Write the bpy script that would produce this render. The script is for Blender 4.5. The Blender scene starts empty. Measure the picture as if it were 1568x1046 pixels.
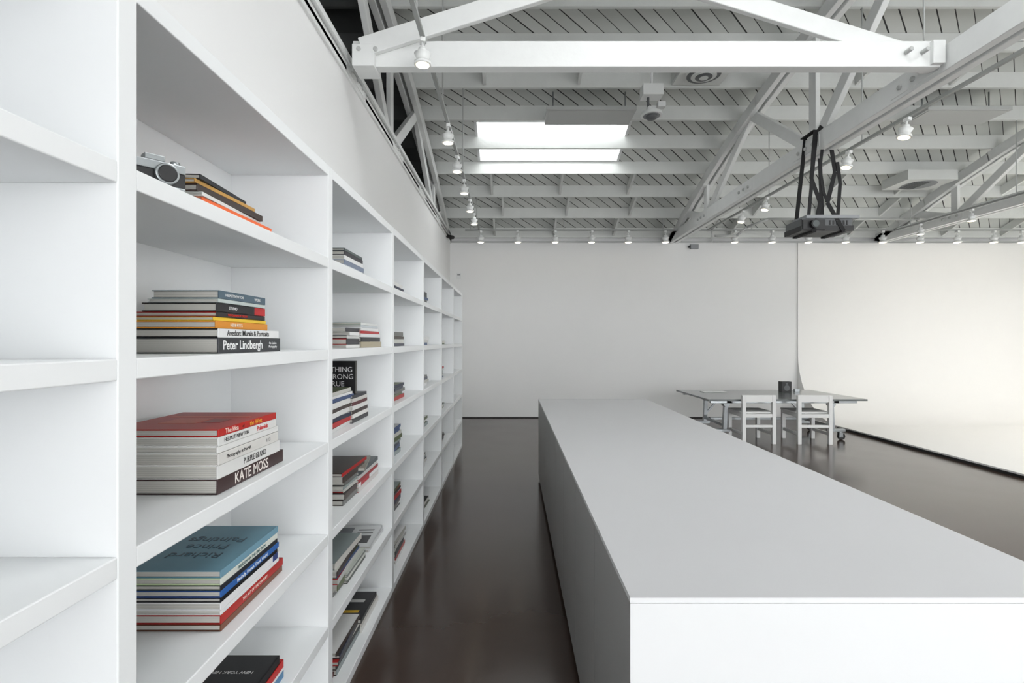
import bpy, bmesh, math, random
from mathutils import Vector, Matrix
random.seed(4)
R=math.radians
scene=bpy.context.scene
EYE=1.54

# ------------------------------------------------------------------ materials
def srgb(r,g,b):
    f=lambda c:(c/255/12.92) if c/255<=.04045 else ((c/255+.055)/1.055)**2.4
    return (f(r),f(g),f(b),1)
def mat(name,col,rough=.5,metal=0,noise=0,nscale=6,bump=0,bscale=80,emit=0,ecol=None,spec=.5):
    m=bpy.data.materials.new(name); m.use_nodes=True
    nt=m.node_tree; b=nt.nodes['Principled BSDF']
    b.inputs['Base Color'].default_value=col
    b.inputs['Roughness'].default_value=rough
    b.inputs['Metallic'].default_value=metal
    b.inputs['Specular IOR Level'].default_value=spec
    tc=nt.nodes.new('ShaderNodeTexCoord')
    n=nt.nodes.new('ShaderNodeTexNoise'); n.inputs['Scale'].default_value=nscale; n.inputs['Detail'].default_value=5
    nt.links.new(tc.outputs['Object'],n.inputs['Vector'])
    mx=nt.nodes.new('ShaderNodeMixRGB'); mx.blend_type='MIX'
    k=1-noise
    mx.inputs[1].default_value=(col[0]*k,col[1]*k,col[2]*k,1)
    k=1+noise*.6
    mx.inputs[2].default_value=(min(1,col[0]*k),min(1,col[1]*k),min(1,col[2]*k),1)
    nt.links.new(n.outputs['Fac'],mx.inputs[0]); nt.links.new(mx.outputs[0],b.inputs['Base Color'])
    if bump:
        n2=nt.nodes.new('ShaderNodeTexNoise'); n2.inputs['Scale'].default_value=bscale; n2.inputs['Detail'].default_value=3
        nt.links.new(tc.outputs['Object'],n2.inputs['Vector'])
        bp=nt.nodes.new('ShaderNodeBump'); bp.inputs['Strength'].default_value=bump; bp.inputs['Distance'].default_value=.01
        nt.links.new(n2.outputs['Fac'],bp.inputs['Height']); nt.links.new(bp.outputs[0],b.inputs['Normal'])
    if emit:
        b.inputs['Emission Color'].default_value=ecol or col
        b.inputs['Emission Strength'].default_value=emit
    return m

M={}
M['wall']=mat('painted_wall',(.82,.82,.815,1),.6,noise=.02,nscale=1.5,bump=.05,bscale=60)
M['shelf']=mat('white_lacquer',(.835,.85,.855,1),.4,noise=.015)
M['countertop']=mat('countertop_laminate',(.58,.58,.59,1),.5,noise=.02,nscale=3,bump=.02,bscale=200)
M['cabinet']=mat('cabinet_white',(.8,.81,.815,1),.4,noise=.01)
M['cabside']=mat('cabinet_door_shaded',(.38,.38,.375,1),.45,noise=.02)  # aisle shade on the counter sides is put into this darker grey
M['toekick']=mat('toe_kick_black',(.02,.02,.02,1),.6)
M['truss']=mat('truss_paint',(.78,.79,.78,1),.5,noise=.06,nscale=8,bump=.15,bscale=25)
M['joist']=mat('joist_paint',(.70,.715,.695,1),.6,noise=.08,nscale=5,bump=.15,bscale=25)
M['dark']=mat('black_plastic',(.015,.015,.016,1),.45)
M['strap']=mat('black_webbing',(.01,.01,.011,1),.8)
M['grey']=mat('grey_plastic',(.28,.29,.3,1),.45)
M['dgrey']=mat('dark_grey_plastic',(.11,.115,.12,1),.4)
M['white']=mat('white_plastic',(.75,.76,.76,1),.4)
M['steel']=mat('galvanised_steel',(.36,.38,.39,1),.3,metal=.9,noise=.15,nscale=20)
M['glasstop']=mat('grey_table_top',(.13,.145,.145,1),.15,noise=.08)
M['chair']=mat('white_painted_wood',(.80,.80,.79,1),.45,noise=.03)
M['rubber']=mat('caster_rubber',(.03,.03,.03,1),.6)
M['bulb']=mat('lamp_bulb',(1,.93,.78,1),.4,emit=6,ecol=(1,.88,.66,1))
M['lampbody']=mat('lamp_housing',(.8,.81,.8,1),.35)
M['conduit']=mat('painted_conduit',(.48,.49,.48,1),.45)
M['track']=mat('track_rail_paint',(.32,.33,.32,1),.45)
M['cyc']=mat('cyclorama_paint',(.88,.87,.85,1),.55,noise=.01)
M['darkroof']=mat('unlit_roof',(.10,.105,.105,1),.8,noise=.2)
M['skyglass']=mat('skylight_and_fill_diffuser',(1,1,1,1),.5,emit=6,ecol=(.97,.99,1,1))  # shared by the seen skylight and the unseen panels added for light
M['cycfill']=mat('cyc_fill_panel',(1,1,1,1),.5,emit=7.5,ecol=(1,.955,.88,1))  # warm glowing panel added out of view to brighten the cyclorama
M['winglass']=mat('frosted_window_glass',(1,1,1,1),.5,emit=5.8,ecol=(.97,.985,1,1))

# floor
def floor_mat():
    m=bpy.data.materials.new('polished_concrete'); m.use_nodes=True; nt=m.node_tree; b=nt.nodes['Principled BSDF']
    tc=nt.nodes.new('ShaderNodeTexCoord')
    n=nt.nodes.new('ShaderNodeTexNoise'); n.inputs['Scale'].default_value=1.1; n.inputs['Detail'].default_value=9; n.inputs['Roughness'].default_value=.6
    nt.links.new(tc.outputs['Object'],n.inputs['Vector'])
    cr=nt.nodes.new('ShaderNodeValToRGB'); cr.color_ramp.elements[0].position=.2; cr.color_ramp.elements[1].position=.85
    cr.color_ramp.elements[0].color=srgb(57,44,38); cr.color_ramp.elements[1].color=srgb(73,59,52)
    nt.links.new(n.outputs['Fac'],cr.inputs[0]); nt.links.new(cr.outputs[0],b.inputs['Base Color'])
    n2=nt.nodes.new('ShaderNodeTexNoise'); n2.inputs['Scale'].default_value=2; n2.inputs['Detail'].default_value=3
    nt.links.new(tc.outputs['Object'],n2.inputs['Vector'])
    mr=nt.nodes.new('ShaderNodeMapRange'); mr.inputs[3].default_value=.12; mr.inputs[4].default_value=.22
    nt.links.new(n2.outputs['Fac'],mr.inputs[0]); nt.links.new(mr.outputs[0],b.inputs['Roughness'])
    b.inputs['Specular IOR Level'].default_value=.5
    return m
M['floor']=floor_mat()

def plank_mat():
    m=bpy.data.materials.new('diagonal_sheathing'); m.use_nodes=True; nt=m.node_tree; b=nt.nodes['Principled BSDF']
    tc=nt.nodes.new('ShaderNodeTexCoord'); sp=nt.nodes.new('ShaderNodeSeparateXYZ')
    nt.links.new(tc.outputs['Object'],sp.inputs[0])
    def math_(op,a,bv=None):
        n=nt.nodes.new('ShaderNodeMath'); n.operation=op
        for i,v in enumerate((a,bv)):
            if v is None: continue
            if isinstance(v,(int,float)): n.inputs[i].default_value=v
            else: nt.links.new(v,n.inputs[i])
        return n.outputs[0]
    d=math_('SUBTRACT',sp.outputs[0],sp.outputs[1])
    s=math_('DIVIDE',d,.205)
    fr=math_('FRACT',s); fl=math_('FLOOR',s)
    wn=nt.nodes.new('ShaderNodeTexWhiteNoise'); wn.noise_dimensions='1D'; nt.links.new(fl,wn.inputs['W'])
    gw=math_('ADD',math_('MULTIPLY',wn.outputs['Value'],.06),.055)
    gap=math_('LESS_THAN',fr,gw)
    cr=nt.nodes.new('ShaderNodeValToRGB')
    cr.color_ramp.elements[0].color=(.57,.59,.565,1); cr.color_ramp.elements[1].color=(.70,.715,.69,1)
    nt.links.new(wn.outputs['Value'],cr.inputs[0])
    mx=nt.nodes.new('ShaderNodeMixRGB'); mx.inputs[2].default_value=(.035,.035,.035,1)
    nt.links.new(gap,mx.inputs[0]); nt.links.new(cr.outputs[0],mx.inputs[1])
    nt.links.new(mx.outputs[0],b.inputs['Base Color']); b.inputs['Roughness'].default_value=.75
    inv=math_('SUBTRACT',1,gap)
    bp=nt.nodes.new('ShaderNodeBump'); bp.inputs['Strength'].default_value=.6; bp.inputs['Distance'].default_value=.01
    nt.links.new(inv,bp.inputs['Height']); nt.links.new(bp.outputs[0],b.inputs['Normal'])
    return m
M['plank']=plank_mat()

# ------------------------------------------------------------------ mesh builder
class MB:
    def __init__(s): s.bm=bmesh.new(); s.mats=[]; s.T=Matrix.Identity(4)
    def mi(s,m):
        m=M[m] if isinstance(m,str) else m
        if m not in s.mats: s.mats.append(m)
        return s.mats.index(m)
    def _fin(s,verts,m,T=None):
        i=s.mi(m); fs=set()
        for v in verts:
            for f in v.link_faces: fs.add(f)
        for f in fs: f.material_index=i
        X=s.T@T if T is not None else s.T
        bmesh.ops.transform(s.bm,matrix=X,verts=verts)
        return fs
    def box(s,x0,x1,y0,y1,z0,z1,m,T=None):
        r=bmesh.ops.create_cube(s.bm,size=1)
        v=r['verts']
        bmesh.ops.scale(s.bm,vec=(x1-x0,y1-y0,z1-z0),verts=v)
        bmesh.ops.translate(s.bm,vec=((x0+x1)/2,(y0+y1)/2,(z0+z1)/2),verts=v)
        return s._fin(v,m,T)
    def beam(s,a,b,w,h,m,up=(0,0,1)):
        a=Vector(a);b=Vector(b);d=(b-a);L=d.length;d.normalize()
        u=Vector(up); 
        if abs(d.dot(u))>.99: u=Vector((0,1,0))
        side=d.cross(u).normalized(); u2=side.cross(d).normalized()
        T=Matrix((side,d,u2)).transposed().to_4x4(); T.translation=(a+b)/2
        return s.box(-w/2,w/2,-L/2,L/2,-h/2,h/2,m,T)
    def cyl(s,a,b,r1,m,r2=None,seg=16,smooth=True,caps=True):
        a=Vector(a);b=Vector(b);d=b-a;L=d.length
        r=bmesh.ops.create_cone(s.bm,cap_ends=caps,segments=seg,radius1=r1,radius2=r1 if r2 is None else r2,depth=L)
        q=Vector((0,0,1)).rotation_difference(d.normalized()).to_matrix().to_4x4(); q.translation=(a+b)/2
        fs=s._fin(r['verts'],m,q)
        if smooth:
            for f in fs:
                if len(f.verts)==4: f.smooth=True
        return fs
    def sph(s,c,r,m,sc=(1,1,1),seg=16):
        rr=bmesh.ops.create_uvsphere(s.bm,u_segments=seg,v_segments=seg//2,radius=r)
        T=Matrix.Translation(c)@Matrix.Diagonal((*sc,1))
        fs=s._fin(rr['verts'],m,T)
        for f in fs:f.smooth=True
    def path(s,pts,r,m,seg=8):
        for a,b in zip(pts,pts[1:]):
            s.cyl(a,b,r,m,seg=seg); s.sph(b,r,m,seg=8)
    def poly_extrude_x(s,prof,x0,x1,m,smooth=False):
        a=[s.bm.verts.new((x0,y,z)) for y,z in prof]; b=[s.bm.verts.new((x1,y,z)) for y,z in prof]
        i=s.mi(m); n=len(prof)
        for k in range(n):
            f=s.bm.faces.new((a[k],a[(k+1)%n],b[(k+1)%n],b[k])); f.material_index=i
        f=s.bm.faces.new(a[::-1]); f.material_index=i
        f=s.bm.faces.new(b); f.material_index=i
    def obj(s,name,bevel=0,seg=2,loc=None):
        bmesh.ops.recalc_face_normals(s.bm,faces=s.bm.faces[:])
        if loc is not None:
            bmesh.ops.translate(s.bm,vec=-Vector(loc),verts=s.bm.verts[:])
        me=bpy.data.meshes.new(name); s.bm.to_mesh(me); s.bm.free()
        for m in s.mats: me.materials.append(m)
        o=bpy.data.objects.new(name,me); scene.collection.objects.link(o)
        if loc is not None: o.location=loc
        if bevel:
            md=o.modifiers.new('bevel','BEVEL'); md.width=bevel; md.segments=seg; md.limit_method='ANGLE'; md.angle_limit=R(40)
            md.harden_normals=False
        return o

# ------------------------------------------------------------------ dimensions
XL=-1.25; XR=12.0; XLL=-5.0; YB=10.44; YF=-4.44; WH=3.53
def roofz(y): return EYE+3.80-.0265*(y-3)**2

# ------------------------------------------------------------------ room shell
b=MB(); b.box(XLL,XR+.2,YF-.2,YB+.5,-.1,0,'floor'); b.obj('floor')
b=MB(); b.box(XL-.14,XL,YF,YB,0,WH+.03,'wall'); b.obj('wall_left')
b=MB(); b.box(XL-.14,XR,YB,YB+.12,0,WH,'wall'); b.box(XLL,XR,YB+.12,YB+.5,0,roofz(YB+.3)+.1,'wall'); b.obj('wall_back')
b=MB(); b.box(XR,XR+.2,YF,YB+.3,0,5.4,'wall'); b.obj('wall_right')
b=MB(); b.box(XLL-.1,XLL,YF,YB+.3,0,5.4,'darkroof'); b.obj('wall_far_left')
wins=[(-.9,2.6,.15,3.3),(3.6,7.2,.15,3.3),(8.2,11.6,.15,3.3)]
b=MB()
xs=[XLL]+[v for w in wins for v in w[:2]]+[XR]
for i in range(0,len(xs),2): b.box(xs[i],xs[i+1],YF-.2,YF,0,4.2,'wall')
for w in wins:
    b.box(w[0],w[1],YF-.2,YF,0,w[2],'wall'); b.box(w[0],w[1],YF-.2,YF,w[3],4.2,'wall')
b.obj('wall_front')
for k,w in enumerate(wins):
    b=MB(); b.box(w[0],w[1],YF-.14,YF-.12,w[2],w[3],'winglass')
    n=4
    for i in range(n+1):
        x=w[0]+(w[1]-w[0])*i/n; b.box(max(w[0],x-.025),min(w[1],x+.025),YF-.12,YF-.07,w[2],w[3],'white')
    for z in (w[2],(w[2]+w[3])/2,w[3]): b.box(w[0],w[1],YF-.12,YF-.07,max(w[2],z-.025),min(w[3],z+.025),'white')
    b.obj('window_%d'%(k+1))

# seen skylight first, then unseen ones added to light the room: (x0,x1,y0,y1)
SK=[(-.52,1.72,7.60,8.52),(4.2,6.4,1.0,3.0),(8.7,11.2,5.0,7.9),(.5,2.7,.9,2.9),(8.3,10.8,2.0,4.2),(4.2,6.4,-2.8,-1.2)]
gx=sorted(set([XLL,XL-.1,XR]+[v for k in SK for v in k[:2]]))
gy=sorted(set([round(YF-.3+i*.36,3) for i in range(44)]+[v for k in SK for v in k[2:]]))
b=MB(); i0=b.mi('plank'); i1=b.mi('darkroof')
V={}
def gv(x,y):
    if (x,y) not in V: V[(x,y)]=b.bm.verts.new((x,y,roofz(y)))
    return V[(x,y)]
for x0,x1 in zip(gx,gx[1:]):
    for y0,y1 in zip(gy,gy[1:]):
        cx=(x0+x1)/2; cy=(y0+y1)/2
        if any(k[0]<cx<k[1] and k[2]<cy<k[3] for k in SK): continue
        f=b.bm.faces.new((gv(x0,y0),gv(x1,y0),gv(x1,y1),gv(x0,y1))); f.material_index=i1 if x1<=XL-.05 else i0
b.obj('ceiling')
for si,k in enumerate(SK):
    b=MB(); x0,x1,y0,y1=k; za=roofz(y0);zb=roofz(y1); zt=max(za,zb)+.30
    t=.04
    for (p,q) in (((x0-t,y0),(x0,y1)),((x1,y0),(x1+t,y1))):
        vs=[]
        for x in (p[0],q[0]):
            vs.append([b.bm.verts.new((x,y0,za-.02)),b.bm.verts.new((x,y1,zb-.02)),b.bm.verts.new((x,y1,zt)),b.bm.verts.new((x,y0,zt))])
        mi=b.mi('white')
        for fv in (vs[0],vs[1][::-1],[vs[0][0],vs[1][0],vs[1][1],vs[0][1]],[vs[0][2],vs[1][2],vs[1][3],vs[0][3]]):
            f=b.bm.faces.new(fv); f.material_index=mi
    b.box(x0-t,x1+t,y0-t,y0,za-.02,zt,'white'); b.box(x0-t,x1+t,y1,y1+t,zb-.02,zt,'white')
    b.box(x0-t,x1+t,y0-t,y1+t,zt,zt+.02,'cycfill' if si==2 else 'skyglass')
    b.box(x0,x1,y1-.30,y1-.26,zt-.05,zt-.001,'white')
    b.obj('skylight_and_fill')  # all but the first are added light panels

# joists
b=MB()
JY=[10.515-.645*i for i in range(25)]
JH=.20
for y in JY:
    if y<YF+.1 or y>YB+.1: continue
    z=roofz(y)
    b.box(XL-.05,XR,y-.022,y+.022,z-JH,z+.0,'joist')
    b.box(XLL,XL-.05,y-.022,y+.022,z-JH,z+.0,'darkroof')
for i,(y0,y1) in enumerate(zip(JY[1:],JY)):
    for x in (-.35,.85,2.05,4.4,5.6,6.8,8.7,9.9):
        if i<2 or (i%4==2):
            xx=x+(.18 if i%2 else 0)
            b.beam((xx,y0+.022,roofz(y0)-.10),(xx,y1-.022,roofz(y1)-.10),.035,.15,'joist')
b.obj('roof_joists')

# ------------------------------------------------------------------ bowstring trusses
BC=EYE+1.99
def truss(name,X,dark=False):
    b=MB(); m='truss'
    zb=BC+.09
    for dx in (-.055,.055): b.box(X+dx-.035,X+dx+.035,YF+.05,YB+.1,BC,BC+.19,m)
    ys=[YB+.05-i*.62 for i in range(25)]
    tz=lambda y: roofz(y)-JH-.08
    for y0,y1 in zip(ys,ys[1:]):
        if y1<YF: break
        for dx in (-.055,.055): b.beam((X+dx,y0+.01,tz(y0)),(X+dx,y1-.01,tz(y1)),.07,.15,m)
    nodes_b=[8.7,5.6,2.5,-.6,-3.2]; nodes_t=[9.6,7.05,4.05,.95,-1.9,-3.7]
    for y in nodes_b: b.beam((X,y,BC+.02),(X,y,tz(y)+.03),.05,.13,m,up=(0,1,0))
    for k,y in enumerate(nodes_b):
        for t in (nodes_t[k],nodes_t[k+1]):
            b.beam((X,y,zb),(X,t,tz(t)),.06,.13,m)
    for y in nodes_b+[7.1,4.1]:
        for dy in (-.14,0,.14):
            for s_ in (-1,1): b.cyl((X+s_*.09,y+dy,zb),(X+s_*.112,y+dy,zb),.022,'conduit',seg=6)
        for s_ in (-1,1): b.box(X+s_*.09-.004,X+s_*.09+.004,y-.25,y+.25,BC+.03,BC+.16,m)
    return b.obj(name,bevel=.004,seg=1)
for i,X in enumerate((-1.32,3.27,7.45,11.6)): truss('roof_truss',X)

# transverse X-brace
b=MB()
yb=3.85
b.box(-1.17,3.15,yb-.045,yb+.045,EYE+2.02,EYE+2.21,'truss')
for s_,(xa,xb) in ((-.07,(-1.10,3.1)),(.07,(3.1,-1.10))):
    b.beam((xa,yb+s_,EYE+2.14),(xb,yb+s_,EYE+3.45),.045,.14,'truss')
b.box(-1.16,-1.0,yb-.1,yb+.1,EYE+2.0,EYE+2.16,'truss')
b.box(3.07,3.16,yb-.08,yb+.08,EYE+2.03,EYE+2.2,'truss')
for xx in (-1.05,2.95):
    for dx in(-.06,.06): b.cyl((xx+dx,yb-.11,EYE+2.12),(xx+dx,yb-.05,EYE+2.12),.018,'conduit',seg=6)
b.obj('cross_brace',bevel=.004,seg=1)
b=MB()
b.box(-1.25,3.2,-2.245,-2.155,EYE+2.02,EYE+2.21,'truss')
b.obj('cross_beam',bevel=.004,seg=1)
b=MB(); b.box(XL-.16,XL+.02,YF,YB,WH+.03,WH+.06,'conduit'); b.obj('trim_1')
b=MB(); b.box(XL,XR,YB-.02,YB+.12,WH,WH+.03,'conduit'); b.obj('trim_2')
b=MB(); b.box(XL+.01,5.68,YB-.012,YB,0,.02,'toekick'); b.obj('baseboard_back')

# cyclorama
b=MB(); r=1.25; t=.05; prof=[(2.5,.0),(2.5,t)]
yc=YB-.03-r; zc=t+r
for i in range(25):
    a=-math.pi/2+i/24*math.pi/2
    prof.append((yc+r*math.cos(a),zc+r*math.sin(a)))
prof+= [(YB-.03,WH-.01),(YB-.001,WH-.01),(YB-.001,0)]
b.poly_extrude_x(prof,5.75,XR-.01,'cyc')
b.box(5.735,5.75,2.5,YB-1.3,0,.03,'toekick')
o=b.obj('cyclorama')
for f in o.data.polygons:
    if abs(f.normal.x)<.5 : f.use_smooth=True
em=o.modifiers.new('e','EDGE_SPLIT'); em.split_angle=R(30)

# ------------------------------------------------------------------ bookshelf
SX=-.73; SB=-1.115
TOPS=[EYE+.73*(.9616-.503*k) for k in range(7)]
TH=.041
DIV=[1.009+1.1*i for i in range(-3,7)]
DT=.05
b=MB()
for d in DIV: b.box(XL+.002,SX,d-DT,d,0.0,TOPS[0],'shelf')
for d0,d1 in zip(DIV,DIV[1:]):
    for z in TOPS: b.box(SB,SX-.0008,d0,d1-DT,z-TH,z,'shelf')
    b.box(XL+.002,SB,d0,d1-DT,0,TOPS[0],'shelf')
b.obj('bookshelf',bevel=.0025,seg=2)

# ------------------------------------------------------------------ counter
CX0,CX1,CY0,CY1,CH=.297,1.50,1.303,5.82,.896
b=MB()
b.box(CX0,CX1,CY0,CY1,CH-.014,CH-.0015,'cabinet')
b.box(CX0,CX1,CY0,CY1,CH-.0015,CH,'countertop')
b.box(CX0+.02,CX1-.02,CY0+.02,CY1-.02,.05,CH-.014,'toekick')
b.box(CX0+.05,CX1-.05,CY0+.05,CY1-.05,0,.05,'toekick')
n=8; w=(CY1-CY0)/n
for i in range(n):
    g=.003
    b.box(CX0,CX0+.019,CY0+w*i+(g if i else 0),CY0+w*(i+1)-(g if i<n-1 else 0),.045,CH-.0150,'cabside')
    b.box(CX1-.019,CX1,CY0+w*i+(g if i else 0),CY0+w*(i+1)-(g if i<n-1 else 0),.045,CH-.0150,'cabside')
b.box(CX0+.0005,CX1-.0005,CY0-.001,CY0+.019,.045,CH-.0152,'cabinet')
b.box(CX0+.0195,CX1-.0195,CY1-.019,CY1,.045,CH-.0148,'cabinet')
b.obj('counter_island')

# ------------------------------------------------------------------ books
CM={}
def cm(rgb,rough=.4):
    key=tuple(rgb)
    if key not in CM: CM[key]=mat('book_cover_%02x%02x%02x'%key,srgb(*rgb),rough,noise=.06,nscale=20)
    return CM[key]
PAGE=mat('page_block',srgb(214,212,204),.8,noise=.1,nscale=3)
nt=PAGE.node_tree; wv=nt.nodes.new('ShaderNodeTexWave'); wv.bands_direction='Z'; wv.inputs['Scale'].default_value=120; wv.inputs['Distortion'].default_value=.5
tc=nt.nodes.new('ShaderNodeTexCoord'); nt.links.new(tc.outputs['Object'],wv.inputs['Vector'])
cr=nt.nodes.new('ShaderNodeValToRGB'); cr.color_ramp.elements[0].color=srgb(160,158,152); cr.color_ramp.elements[1].color=srgb(206,204,198)
nt.links.new(wv.outputs['Fac'],cr.inputs[0]); nt.links.new(cr.outputs[0],nt.nodes['Principled BSDF'].inputs['Base Color'])

def text(par,s,loc,size,rot,col,ext=.0003,bold=0,sx=1):
    cu=bpy.data.curves.new('lettering','FONT'); cu.body=s; cu.size=size; cu.extrude=ext; cu.offset=bold
    cu.align_x='CENTER'; cu.align_y='CENTER'; cu.resolution_u=3
    cu.materials.append(cm(col))
    o=bpy.data.objects.new('lettering',cu); scene.collection.objects.link(o)
    o.rotation_euler=rot; o.scale=(sx,1,1); o.parent=par; o.location=Vector(loc)-Vector(par.location)
SP=(R(90),0,R(90))
def stack(base_y,xs,z,books,names=True):
    b=MB(); zz=z+.0005; texts=[]
    for k in books:
        t=k['t'];L=k['L'];w=k['w'];dy=k.get('dy',0);dx=k.get('dx',0);rot=k.get('rot',0)
        c=cm(k['c']); sp=cm(k.get('sp',k['c']))
        T=Matrix.Translation((xs+dx,base_y+dy,zz))@Matrix.Translation((-w/2,L/2,0))@Matrix.Rotation(R(rot),4,'Z')@Matrix.Translation((w/2,-L/2,0))
        ct=min(.003,t*.18)
        b.box(-w,0,0,L,0,ct,c,T); b.box(-w,0,0,L,t-ct,t,c,T)
        b.box(-.003,.0006,0,L,0,t,sp,T)
        b.box(-w+.004,-.003,.003,L-.003,ct,t-ct,PAGE,T)
        if 'band' in k:
            f0,f1,bc=k['band']; b.box(-.001,.0011,L*f0,L*f1,.0,t,cm(bc),T)
        for pc_ in k.get('pics',[k['pic']] if 'pic' in k else []):
            x0,x1,y0,y1,pc=pc_; b.box(-w+w*x0,-w+w*x1,L*y0,L*y1,t-.001,t+.0006,cm(pc),T)
        if 'txt' in k:
            for tt in k['txt']:
                s_,pos,size,col=tt[:4]; bold=tt[4] if len(tt)>4 else 0; sx=tt[5] if len(tt)>5 else 1
                p=T@Vector((.0012,L*pos,t/2)); texts.append((s_,p,size,(SP[0],0,SP[2]+R(rot)),col,bold,sx))
        if 'top' in k:
            for (s_,px,py,size,col) in k['top']:
                p=T@Vector((-w+w*px,L*py,t+.0006)); texts.append((s_,p,size,(0,0,R(180+rot)),col,0,1))
        zz+=t+.0006
    o=b.obj('book_stack',bevel=.0008,seg=1,loc=(xs-.12,base_y+.15,z))
    for s_,p,size,rot,col,bold,sx in texts: text(o,s_,p,size,rot,col,bold=bold,sx=sx)
    return o
W_=(222,222,220); BK=(24,24,26)
# bay 1
stack(1.371,-.778,TOPS[2],[
 dict(t=.042,L=.366,w=.29,c=(45,46,50),sp=(48,50,54),txt=[('Peter Lindbergh',.36,.036,(240,240,240),.0003,.95),('On Fashion\nPhotography',.85,.011,(230,230,230))]),
 dict(t=.024,L=.355,w=.27,c=BK,sp=(225,226,226),txt=[('Avedon: Murals & Portraits',.46,.022,(30,30,30),.0002)]),
 dict(t=.020,L=.30,w=.24,c=(226,144,30),sp=(222,144,40),dx=-.01,rot=1,txt=[('HERB RITTS',.35,.013,(245,240,230)),]),
 dict(t=.010,L=.29,w=.22,c=(236,196,50),dx=-.012),
 dict(t=.013,L=.27,w=.22,c=(150,24,26),sp=(35,30,32),dx=-.01,dy=.01,txt=[('PHOTOGRAPHS BY STEICHEN',.4,.008,(230,60,50))]),
 dict(t=.024,L=.27,w=.20,c=(30,30,34),dx=-.01,dy=.01,band=(.75,1,(190,26,32)),txt=[('STUDIO',.3,.012,(230,230,230))]),
 dict(t=.010,L=.26,w=.19,c=(190,200,198),dx=-.005,dy=.01),
 dict(t=.022,L=.26,w=.18,c=(120,132,136),sp=(78,98,112),dx=-.005,dy=.012,txt=[('HELMUT NEWTON',.3,.011,(235,235,235)),('WORK',.8,.012,(235,235,235))]),
])
stack(1.346,-.766,TOPS[3],[
 dict(t=.039,L=.385,w=.30,c=(54,34,34),sp=(58,38,38),txt=[('KATE MOSS',.47,.042,(235,228,222),.0002,.9)]),
 dict(t=.036,L=.36,w=.29,c=W_,txt=[('PURPLE ISLAND',.55,.024,(40,40,42),0,.8)]),
 dict(t=.030,L=.345,w=.28,c=(216,214,210),dx=.002,txt=[('Photography at MoMA',.3,.014,(60,60,60)),('1 / 3',.8,.014,(60,60,60))]),
 dict(t=.018,L=.35,w=.28,c=(226,226,224)),
 dict(t=.024,L=.33,w=.27,c=W_,dx=.002,txt=[('HELMUT NEWTON',.28,.015,(40,40,40)),('Polaroids',.72,.018,(205,50,50),.0003)]),
 dict(t=.020,L=.33,w=.30,c=(172,28,18),sp=(184,28,22),dx=.002,txt=[('The Idea',.2,.019,(240,225,215)),('of',.38,.012,(60,20,20)),('the West',.6,.019,(236,180,60))],pics=[(.25,.6,.3,.6,(190,70,36)),(.62,.8,.35,.55,(140,34,24)),(.1,.9,.66,.72,(206,76,34))]),
])
stack(1.367,-.769,TOPS[4],[
 dict(t=.018,L=.365,w=.30,c=(86,50,32),sp=(110,66,44)),
 dict(t=.024,L=.37,w=.30,c=(158,22,20),sp=(170,28,24),txt=[('THE ART OF THE CENTURY',.5,.012,(240,220,210))]),
 dict(t=.012,L=.34,w=.29,c=W_,sp=(228,228,228)),
 dict(t=.020,L=.345,w=.29,c=(226,226,228),sp=(228,228,230),band=(.86,.96,(40,60,120))),
 dict(t=.012,L=.33,w=.28,c=BK),
 dict(t=.018,L=.34,w=.28,c=(44,80,150),sp=(50,100,170),txt=[('Basically. Human. Good. Weird',.5,.014,(235,240,245))]),
 dict(t=.014,L=.33,w=.28,c=(36,52,44),sp=(40,44,50)),
 dict(t=.018,L=.33,w=.28,c=(196,214,170),sp=(216,220,212),txt=[('FREEDOM ON THE SPECTRUM',.5,.012,(50,90,90))]),
 dict(t=.020,L=.335,w=.29,c=(98,140,156),sp=(118,158,176),top=[('Richard',.55,.30,.05,(46,68,80)),('Prince',.55,.48,.05,(46,68,80)),('Paintings',.55,.64,.05,(46,68,80))]),
])
stack(1.36,-.772,TOPS[5],[
 dict(t=.024,L=.39,w=.30,c=(60,100,140),sp=(70,120,160)),
 dict(t=.012,L=.39,w=.30,c=W_),
 dict(t=.026,L=.385,w=.29,c=(190,26,26),dx=.002),
 dict(t=.028,L=.36,w=.28,c=(24,24,26),pics=[(.35,.85,.05,.45,(110,118,122)),(.45,.7,.12,.3,(60,66,70))],top=[('NEW YORK NEW YORK',.5,.75,.018,(225,225,225))]),
])
stack(1.30,-.79,TOPS[1],[
 dict(t=.018,L=.41,w=.26,c=(224,70,30),sp=(236,84,40),rot=-2,dy=.03),
 dict(t=.014,L=.38,w=.24,c=(240,120,60),sp=(242,112,60),dy=.012,dx=.004),
 dict(t=.010,L=.36,w=.24,c=W_,rot=3),
 dict(t=.018,L=.34,w=.24,c=(60,44,40),sp=(70,60,56)),
 dict(t=.010,L=.30,w=.22,c=(196,150,80),dy=-.01),
 dict(t=.012,L=.26,w=.20,c=(34,36,40),dy=-.01,rot=4),
])
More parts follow.
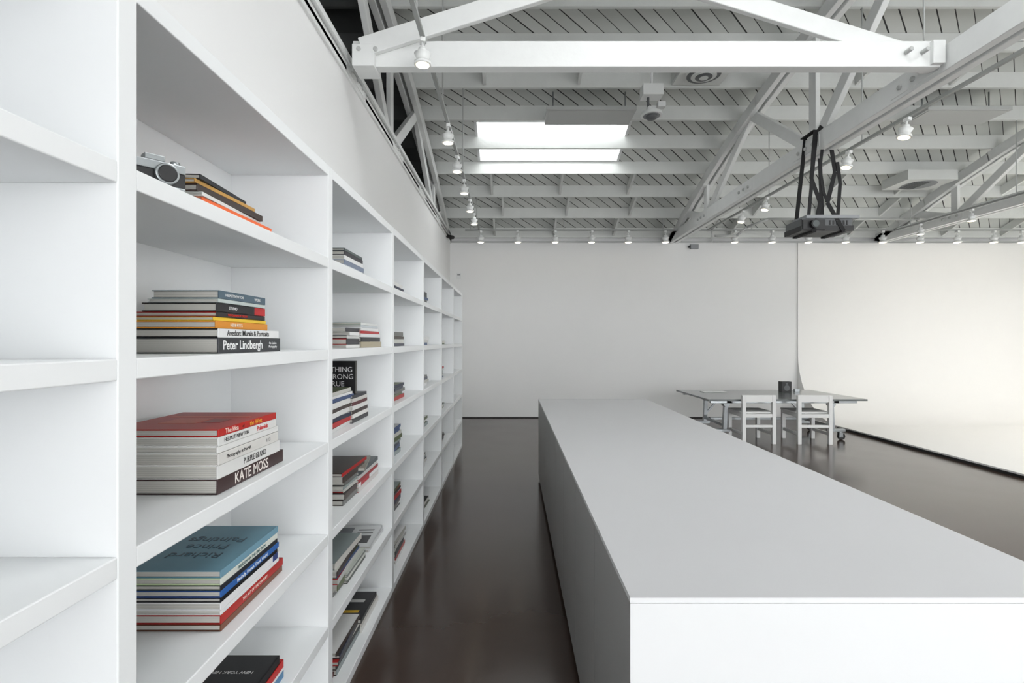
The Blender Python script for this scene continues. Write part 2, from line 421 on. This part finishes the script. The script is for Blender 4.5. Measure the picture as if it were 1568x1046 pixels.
# bay 2
stack(2.44,-.79,TOPS[1],[
 dict(t=.030,L=.33,w=.24,c=(205,206,208),sp=(180,184,190)),dict(t=.022,L=.32,w=.24,c=(150,156,170),sp=(120,130,150)),
 dict(t=.020,L=.31,w=.22,c=(222,222,222)),dict(t=.020,L=.30,w=.22,c=(50,48,56)),dict(t=.012,L=.29,w=.2,c=(80,90,90))])
stack(2.66,-.775,TOPS[2],[
 dict(t=.030,L=.41,w=.28,c=(150,142,120),sp=(166,156,132)),dict(t=.024,L=.38,w=.28,c=BK),
 dict(t=.018,L=.38,w=.27,c=(222,222,222)),dict(t=.014,L=.36,w=.26,c=(180,32,36)),dict(t=.016,L=.34,w=.25,c=(226,226,226)),
 dict(t=.012,L=.33,w=.24,c=(200,206,210)),dict(t=.012,L=.32,w=.22,c=(70,120,90),sp=(216,218,216))])
s3=stack(2.52,-.775,TOPS[3],[
 dict(t=.022,L=.27,w=.26,c=(40,40,44)),dict(t=.020,L=.27,w=.26,c=(220,218,216)),dict(t=.018,L=.26,w=.24,c=(60,50,48)),
 dict(t=.022,L=.26,w=.25,c=W_),dict(t=.016,L=.25,w=.24,c=(90,36,42)),dict(t=.018,L=.25,w=.23,c=(200,198,194)),dict(t=.016,L=.24,w=.22,c=(44,48,56))])
b=MB(); zt=TOPS[3]+.1365
b.box(-1.0,-.785,2.60,2.603,zt,zt+.165,cm(BK)); b.box(-.998,-.788,2.603,2.617,zt+.001,zt+.163,PAGE); b.box(-1.0,-.785,2.617,2.62,zt,zt+.165,cm(BK))
o=b.obj('upright_book',loc=(-.9,2.6,zt))
text(o,'NOTHING\nIS STRONG\nTRUE',(-.885,2.5993,zt+.085),.036,(R(90),0,0),(225,225,225))
stack(2.62,-.775,TOPS[4],[
 dict(t=.026,L=.38,w=.28,c=(150,40,52),sp=(200,194,192)),dict(t=.02,L=.38,w=.28,c=(226,226,226),band=(.1,.5,(170,46,56))),
 dict(t=.018,L=.37,w=.27,c=(160,56,60)),dict(t=.018,L=.36,w=.28,c=(204,204,202)),dict(t=.02,L=.37,w=.28,c=(90,96,100)),
 dict(t=.016,L=.3,w=.24,c=(140,140,130),rot=10,pic=(.2,.8,.3,.7,(60,60,58)))])
stack(2.42,-.77,TOPS[5],[
 dict(t=.014,L=.3,w=.27,c=(70,76,70)),dict(t=.014,L=.3,w=.27,c=(206,206,200)),dict(t=.012,L=.3,w=.27,c=(110,114,110)),
 dict(t=.01,L=.3,w=.27,c=(186,190,182),pics=[(.15,.85,.12,.5,(70,80,64)),(.2,.8,.6,.64,(90,90,90)),(.2,.8,.7,.74,(90,90,90)),(.2,.8,.8,.84,(90,90,90))])])
stack(2.78,-.77,TOPS[5],[
 dict(t=.016,L=.32,w=.3,c=(215,216,216)),dict(t=.014,L=.32,w=.3,c=(200,202,202),rot=3,pics=[(.1,.5,.1,.9,(110,114,118)),(.6,.9,.15,.5,(60,60,62)),(.6,.9,.6,.66,(110,110,110)),(.6,.9,.74,.8,(110,110,110))]),])
stack(2.30,-.80,TOPS[6],[
 dict(t=.018,L=.3,w=.25,c=(100,50,46)),])
stack(2.66,-.775,TOPS[6],[
 dict(t=.03,L=.34,w=.25,c=(222,220,216)),dict(t=.018,L=.32,w=.25,c=(206,204,196)),dict(t=.022,L=.3,w=.24,c=(44,44,46),pics=[(.15,.85,.15,.32,(222,180,50)),(.15,.85,.6,.7,(190,190,188))])])
PAL=[(34,34,38),(222,222,220),(212,210,204),(170,36,36),(110,110,108),(60,80,120),(196,196,190),(70,60,56),(60,60,64),(140,150,150),(90,100,70),(228,228,228),(44,50,70),(200,200,198)]
def rnd(y,z,h,L):
    bs=[];t=0
    while t<h:
        tt=random.uniform(.012,.03); t+=tt
        bs.append(dict(t=tt,L=L*random.uniform(.82,1),w=random.uniform(.2,.28),c=random.choice(PAL),sp=random.choice(PAL),dy=random.uniform(0,.03),rot=random.uniform(-3,3)))
    stack(y,-.785,z,bs)
for bay,rows in {2:{2:(.35,.09,.38),3:(.1,.16,.35),4:(.3,.14,.38),5:(.18,.11,.4),6:(.2,.10,.4)},
                 3:{1:(.15,.05,.36),2:(.2,.08,.36),3:(.2,.10,.36),4:(.1,.17,.34),5:(.1,.13,.34),6:(.25,.13,.34)},
                 4:{1:(.15,.09,.34),2:(.15,.07,.4),3:(.2,.08,.34),4:(.15,.08,.34),5:(.1,.10,.34),6:(.2,.03,.36)},
                 5:{2:(.3,.04,.3),3:(.2,.1,.3),4:(.25,.05,.35),5:(.3,.08,.3)}}.items():
    for k,(dy,h,L) in rows.items():
        rnd(DIV[3]+1.1*(bay-1)+dy,TOPS[k],h,L)

# vintage camera on shelf
b=MB(); cx,cy,cz=-.79,1.14,TOPS[1]+.0005
T=Matrix.Translation((cx,cy,cz))@Matrix.Rotation(R(50),4,'Z')@Matrix.Diagonal((.98,.98,.98,1))
b.T=T
b.box(-.06,.06,-.016,.016,.008,.042,'dark'); b.box(-.06,.06,-.017,.017,.042,.062,'steel'); b.box(-.06,.06,-.017,.017,0,.01,'steel')
b.box(-.02,.02,-.014,.014,.062,.076,'steel')
b.cyl((0.02,-.016,.034),(0.02,-.030,.034),.024,'steel',seg=24); b.cyl((0.02,-.030,.034),(0.02,-.034,.034),.019,'dark',seg=24)
b.cyl((.043,0,.062),(.043,0,.071),.010,'steel'); b.cyl((-.043,0,.062),(-.043,0,.069),.012,'steel')
b.obj('film_camera',bevel=.002)

# ------------------------------------------------------------------ work table
TX0,TX1,TY0,TY1,TZ=2.98,5.40,7.86,9.40,.663
b=MB()
b.box(TX0,TX1,TY0,TY1,TZ-.028,TZ,'glasstop')
b.box(TX0+.08,TX1-.08,TY0+.12,TY0+.17,TZ-.075,TZ-.029,'steel'); b.box(TX0+.08,TX1-.08,TY1-.17,TY1-.12,TZ-.075,TZ-.029,'steel')
for x in (3.35,5.0):
    sgn=-1 if x<4 else 1
    b.box(x-.04,x+.04,TY0+.12,TY1-.12,TZ-.08,TZ-.029,'steel')
    for y in (8.12,8.95):
        b.beam((x,y,TZ-.08),(x+sgn*.02,y,.16),.06,.06,'steel')
        if y>8.5: b.beam((x-sgn*.25,y,TZ-.08),(x+.0,y,.3),.03,.03,'steel')
        b.cyl((x,y-.05,TZ-.1),(x,y+.05,TZ-.1),.05,'steel')
        b.box(x-.06,x+.15*sgn+.06,y-.035,y+.035,.13,.17,'steel') if sgn>0 else b.box(x-.15,x+.06,y-.035,y+.035,.13,.17,'steel')
        for cx in (x+.14*sgn,):
            b.cyl((cx,y,.13),(cx,y,.105),.03,'steel')
            b.box(cx-.025,cx+.035,y-.03,y-.024,.04,.12,'steel'); b.box(cx-.025,cx+.035,y+.024,y+.03,.04,.12,'steel')
            b.cyl((cx+.02,y-.022,.055),(cx+.02,y+.022,.055),.055,'rubber',seg=24)
            b.cyl((cx+.02,y-.034,.055),(cx+.02,y+.034,.055),.015,'steel')
    b.beam((x,8.12,.22),(x,8.95,.22),.04,.04,'steel')
b.beam((3.35,8.75,.24),(5.0,8.75,.24),.04,.04,'steel')
b.obj('rolling_work_table',bevel=.003,seg=1)
b=MB(); b.box(4.68,4.85,8.98,9.10,TZ+.001,TZ+.18,'dark'); b.cyl((4.765,8.98,TZ+.07),(4.765,8.972,TZ+.07),.05,'dgrey',seg=24); b.cyl((4.765,8.98,TZ+.142),(4.765,8.973,TZ+.142),.02,'dgrey')
b.obj('desk_speaker',bevel=.006)
b=MB(); b.box(4.92,5.0,9.0,9.06,TZ+.001,TZ+.05,'steel'); b.box(3.3,3.7,8.9,9.1,TZ+.001,TZ+.012,'white'); b.obj('paper_tray',bevel=.002)

def chair(x,y,rot):
    b=MB(); w=.225; d=.25; p=.027
    for sx in (-1,1):
        b.box(sx*w-p,sx*w+p,-d-p,-d+p,0,.735,'chair')
        b.box(sx*w-p,sx*w+p,d-p,d+p,0,.47,'chair')
        b.box(sx*w-p+.004,sx*w+p-.004,-d+p,d-p,.40,.455,'chair')
        b.box(sx*w-p+.008,sx*w+p-.008,-d+p,d-p,.13,.175,'chair')
    b.box(-w+p,w-p,-d-p+.004,-d+p-.004,.63,.735,'chair')
    b.box(-w+p,w-p,-d-p+.004,-d+p-.004,.40,.455,'chair')
    b.box(-w+p,w-p,d-p+.004,d+p-.004,.40,.455,'chair')
    b.box(-w+p,w-p,-d-p+.006,-d+p-.006,.25,.29,'chair')
    b.box(-w-p-.004,w+p+.004,-d+p+.001,d+p+.01,.456,.48,'chair')
    o=b.obj('wooden_chair',bevel=.004); o.location=(x,y,0); o.rotation_euler=(0,0,R(rot)); return o
chair(3.70,8.02,0); chair(4.54,8.00,-3)

# ------------------------------------------------------------------ track lighting
b=MB()
b.box(-.018,.018,-.03,.03,-.03,0,'lampbody')
b.cyl((0,0,-.03),(0,0,-.075),.008,'lampbody',seg=8)
b.cyl((0,0,-.07),(0,0,-.105),.030,'lampbody')
b.cyl((0,0,-.105),(0,0,-.165),.060,'lampbody',r2=.032,seg=20)
b.cyl((0,0,-.165),(0,0,-.185),.060,'lampbody',seg=20)
b.cyl((0,0,-.1855),(0,0,-.188),.045,'bulb',seg=20)
lm=b.obj('track_spotlight'); lmesh=lm.data; first=[True]
def lamp(x,y,z,rx=0,ry=0,s=1):
    if first[0]: o=lm; first[0]=False
    else:
        o=bpy.data.objects.new('track_spotlight',lmesh); scene.collection.objects.link(o)
    o.location=(x,y,z); o.rotation_euler=(R(rx),R(ry),R(random.uniform(-20,20))); o.scale=(s,s,s)
def track(name,p,q,posts):
    b=MB(); b.beam(p,q,.03,.028,'track')
    for (x,y,zt) in posts: b.cyl((x,y,p[2]),(x,y,zt),.007,'conduit',seg=8)
    b.obj(name)
TZL=EYE+2.15; tx=-.63
track('light_track',(tx,1.5,TZL),(tx,3.72,TZL),[(tx,y,roofz(y)-JH-.002) for y in (2.13,3.42)])
track('light_track',(tx,3.98,TZL),(tx,10.0,TZL),[(tx,y,roofz(y)-JH-.002) for y in (4.71,6.645,9.225)])
for v in (432,310,265,231,203,183): lamp(tx,793*1.99/v,TZL-.015)
YT=9.95; ZT=EYE+2.14
track('light_track',(-.9,YT,ZT),(11.5,YT,ZT),[(x,YT,roofz(YT)-.01) for x in (-.8,1,2.9,4.6,6.2,8,10)])
for x in (736,793,850,906,962,1019,1125,1182,1238,1295,1352,1409,1466,1522,1565): lamp((x-784)/793*YT,YT,ZT-.015,s=1.2)
XM=3.62; ZM=EYE+2.06
track('light_track',(XM,2.2,ZM),(XM,9.6,ZM),[(XM,y,roofz(y)-JH-.002) for y in (3.42,5.355,7.29,9.225)])
for v in (318,271,205,186): lamp(XM,793*1.9/v,ZM-.015,0,12)
track('light_track',(7.1,4,ZM),(7.1,9.6,ZM),[(7.1,y,roofz(y)-JH-.002) for y in (4.71,7.29,9.225)])
for y in (7.0,8.0,9.0): lamp(7.1,y,ZM-.015)
# conduits
b=MB()
b.path([(3.8,9.7,EYE+1.98),(4.2,9.7,EYE+1.98),(4.35,9.6,EYE+2.12),(4.6,9.3,EYE+2.2),(7.3,9.3,EYE+2.2)],.022,'conduit')
b.path([(3.75,9.72,EYE+1.86),(3.75,9.72,EYE+2.1),(3.75,9.4,EYE+2.2)],.016,'conduit')
b.obj('ceiling_conduit')
b=MB()
b.path([(3.42,2.4,EYE+2.24),(3.42,9.3,EYE+2.24)],.014,'conduit'); b.path([(3.42,4.3,EYE+2.24),(3.9,4.25,EYE+2.45),(4.5,4.25,EYE+2.5),(5.0,4.2,roofz(4.2)-.2)],.014,'conduit')
b.obj('ceiling_conduit')
b=MB(); b.path([(XL+.03,1.2,WH+.10),(XL+.03,10.2,WH+.10)],.013,'conduit'); b.obj('ceiling_conduit')

# ------------------------------------------------------------------ projector with straps
b=MB(); px,py,pz=3.25,5.5,EYE+1.14
HW=.27; HD=.17
b.box(px-HW,px+HW,py-HD,py+HD,pz,pz+.055,'dark'); b.box(px-HW+.01,px+HW-.01,py-HD+.01,py+HD-.01,pz+.0555,pz+.13,'dgrey')
b.box(px-HW+.01,px-.03,py-HD-.01,py-HD+.02,pz+.015,pz+.115,'dark')
b.cyl((px-.15,py-HD+.02,pz+.065),(px-.15,py-HD-.05,pz+.065),.045,'dark',seg=24); b.cyl((px-.15,py-HD-.05,pz+.065),(px-.15,py-HD-.055,pz+.065),.034,'glasstop',seg=24)
for i in range(6): b.box(px+.02+i*.035,px+.038+i*.035,py-HD+.004,py-HD+.011,pz+.065,pz+.11,'dark')
b.box(px-.22,px+.33,py-HD,py+.1,pz+.1305,pz+.165,'grey')
PROJ=b.obj('ceiling_projector',bevel=.01)
b=MB(); zt=BC+.2
def web(pts,w_=.042):
    for p,q in zip(pts,pts[1:]): b.beam(p,q,w_,.006,'strap',up=(0,1,0))
f=py-HD-.012
web([(px-.15,f,pz-.01),(px-.05,py-.125,pz+.30),(px-.14,py-.12,pz+.55),(px-.09,py-.115,zt-.05),(px-.03,py-.115,zt+.05)])
web([(px+.16,f,pz-.01),(px+.02,py-.13,pz+.30),(px+.10,py-.13,pz+.62),(px+.04,py-.12,zt)])
web([(px-.17,py-.12,pz+.14),(px-.15,py-.135,pz+.45),(px-.13,py-.13,pz+.8),(px-.10,py-.12,zt+.01)],.035)
web([(px+.12,py-.135,pz+.10),(px+.15,py-.135,pz+.5),(px+.12,py-.135,pz+.72)],.035)
web([(px-.02,py-.135,zt-.05),(px-.06,py-.135,pz+.65),(px-.02,py-.135,pz+.4),(px+.06,py-.135,pz+.22)],.03)
web([(px-.15,py+HD+.012,pz-.01),(px-.07,py+.115,zt+.01)]); web([(px+.16,py+HD+.012,pz-.01),(px+.08,py+.115,zt+.01)])
for x0 in (-.15,.16): b.box(px+x0-.021,px+x0+.021,f,py+HD+.012,pz-.014,pz-.008,'strap')
b.box(px-.12,px-.07,py-.12,py+.12,zt,zt+.012,'strap'); b.box(px+.03,px+.08,py-.12,py+.12,zt,zt+.012,'strap')
so=b.obj('strap'); so.parent=PROJ

# pendant sensor + air diffusers
b=MB(); x,y=1.67,6.2
b.cyl((x,y,EYE+3.05),(x,y,roofz(y)-.05),.018,'white'); b.box(x-.12,x+.12,y-.09,y+.09,EYE+2.92,EYE+3.05,'lampbody')
b.cyl((x-.04,y,EYE+2.92),(x-.04,y,EYE+2.78),.014,'dgrey'); b.cyl((x,y,EYE+2.74),(x,y,EYE+2.80),.06,'white'); b.cyl((x,y,EYE+2.70),(x,y,EYE+2.74),.13,'lampbody',r2=.12,seg=24)
b.cyl((x,y,EYE+2.697),(x,y,EYE+2.6995),.10,'grey',seg=24)
b.sph((x,y,EYE+2.69),.07,'dgrey',sc=(1,1,.6)); b.box(x+.07,x+.16,y-.04,y+.04,EYE+2.80,EYE+2.86,'white')
b.obj('pendant_security_camera',bevel=.004)
b=MB(); x,y,z=2.34,6.32,EYE+3.25
b.box(x-.30,x+.30,y-.28,y+.28,z+.015,z+.04,'joist')
for i,r_ in enumerate((.22,.17,.12,.07)):
    b.cyl((x,y,z-.012*(i)),(x,y,z+.016),r_,'joist' if i%2==0 else 'dgrey',r2=r_*.96,seg=32)
    b.cyl((x,y,z-.012*i-.003),(x,y,z-.012*i),r_-.018,'dgrey' if i%2==0 else 'joist',seg=32)
b.obj('round_air_diffuser')
for (x0,x1) in ((.45,1.62),(5.4,6.5)):
    b=MB(); z=EYE+3.01
    b.box(x0,x1,6.72,7.20,z,z+.05,'conduit'); b.box(x0+.03,x1-.03,6.75,7.17,z-.006,z-.0005,'conduit')
    for x in (x0+.1,x1-.1): b.cyl((x,6.95,z+.05),(x,6.95,z+.34),.01,'steel',seg=8)
    b.obj('ceiling_heater_panel',bevel=.004)
b=MB(); x,y,z=6.75,8.6,EYE+2.60
b.box(x-.4,x+.4,y-.3,y+.3,z,z+.16,'joist')
for i in range(6): b.box(x-.2+i*.045,x-.18+i*.045+.004,y-.2,y+.2,z-.012,z-.007,'dgrey')
b.cyl((x,y,z-.006),(x,y,z-.0005),.25,'grey',seg=32)
b.obj('square_air_vent',bevel=.004)
b=MB(); x,y,z=3.5,4.4,EYE+2.3
b.cyl((x,y,z),(x,y,z+.05),.11,'lampbody',r2=.08,seg=24); b.sph((x,y,z),.06,'grey',sc=(1,1,.5)); b.cyl((x,y,z+.05),(x,y,roofz(y)-.1),.008,'conduit')
b.obj('smoke_detector')
b=MB(); x=-1.07; b.box(x-.05,x+.05,YB-.03,YB-.001,EYE+1.27,EYE+1.38,'white'); b.box(x-.03,x+.03,YB-.033,YB-.03,EYE+1.33,EYE+1.36,'grey'); b.obj('thermostat',bevel=.004)
b=MB(); b.box(XL+.001,XL+.03,9.8,9.9,EYE+1.98,EYE+2.06,'dark'); b.cyl((XL+.03,9.85,EYE+2.0),(XL+.14,9.75,EYE+1.96),.035,'dark'); b.obj('security_camera')
b=MB(); x=3.66; b.box(x-.08,x+.08,YB-.07,YB-.001,EYE+1.86,EYE+1.95,'grey'); b.cyl((x-.12,YB-.04,EYE+1.9),(x-.08,YB-.04,EYE+1.9),.02,'dark'); b.obj('wall_control_box',bevel=.004)

# ------------------------------------------------------------------ world, camera
w=bpy.data.worlds.new('World'); scene.world=w; w.use_nodes=True
bg=w.node_tree.nodes['Background']; bg.inputs[0].default_value=(.9,.95,1,1); bg.inputs[1].default_value=1.0
cam=bpy.data.cameras.new('Camera'); co=bpy.data.objects.new('Camera',cam); scene.collection.objects.link(co)
co.location=(0,0,EYE); co.rotation_euler=(R(90),0,0)
cam.sensor_width=36; cam.lens=793/1568*36; cam.clip_start=.05; cam.clip_end=100
scene.camera=co
scene.view_settings.view_transform='Standard'
scene.view_settings.look='None'
scene.view_settings.exposure=.2
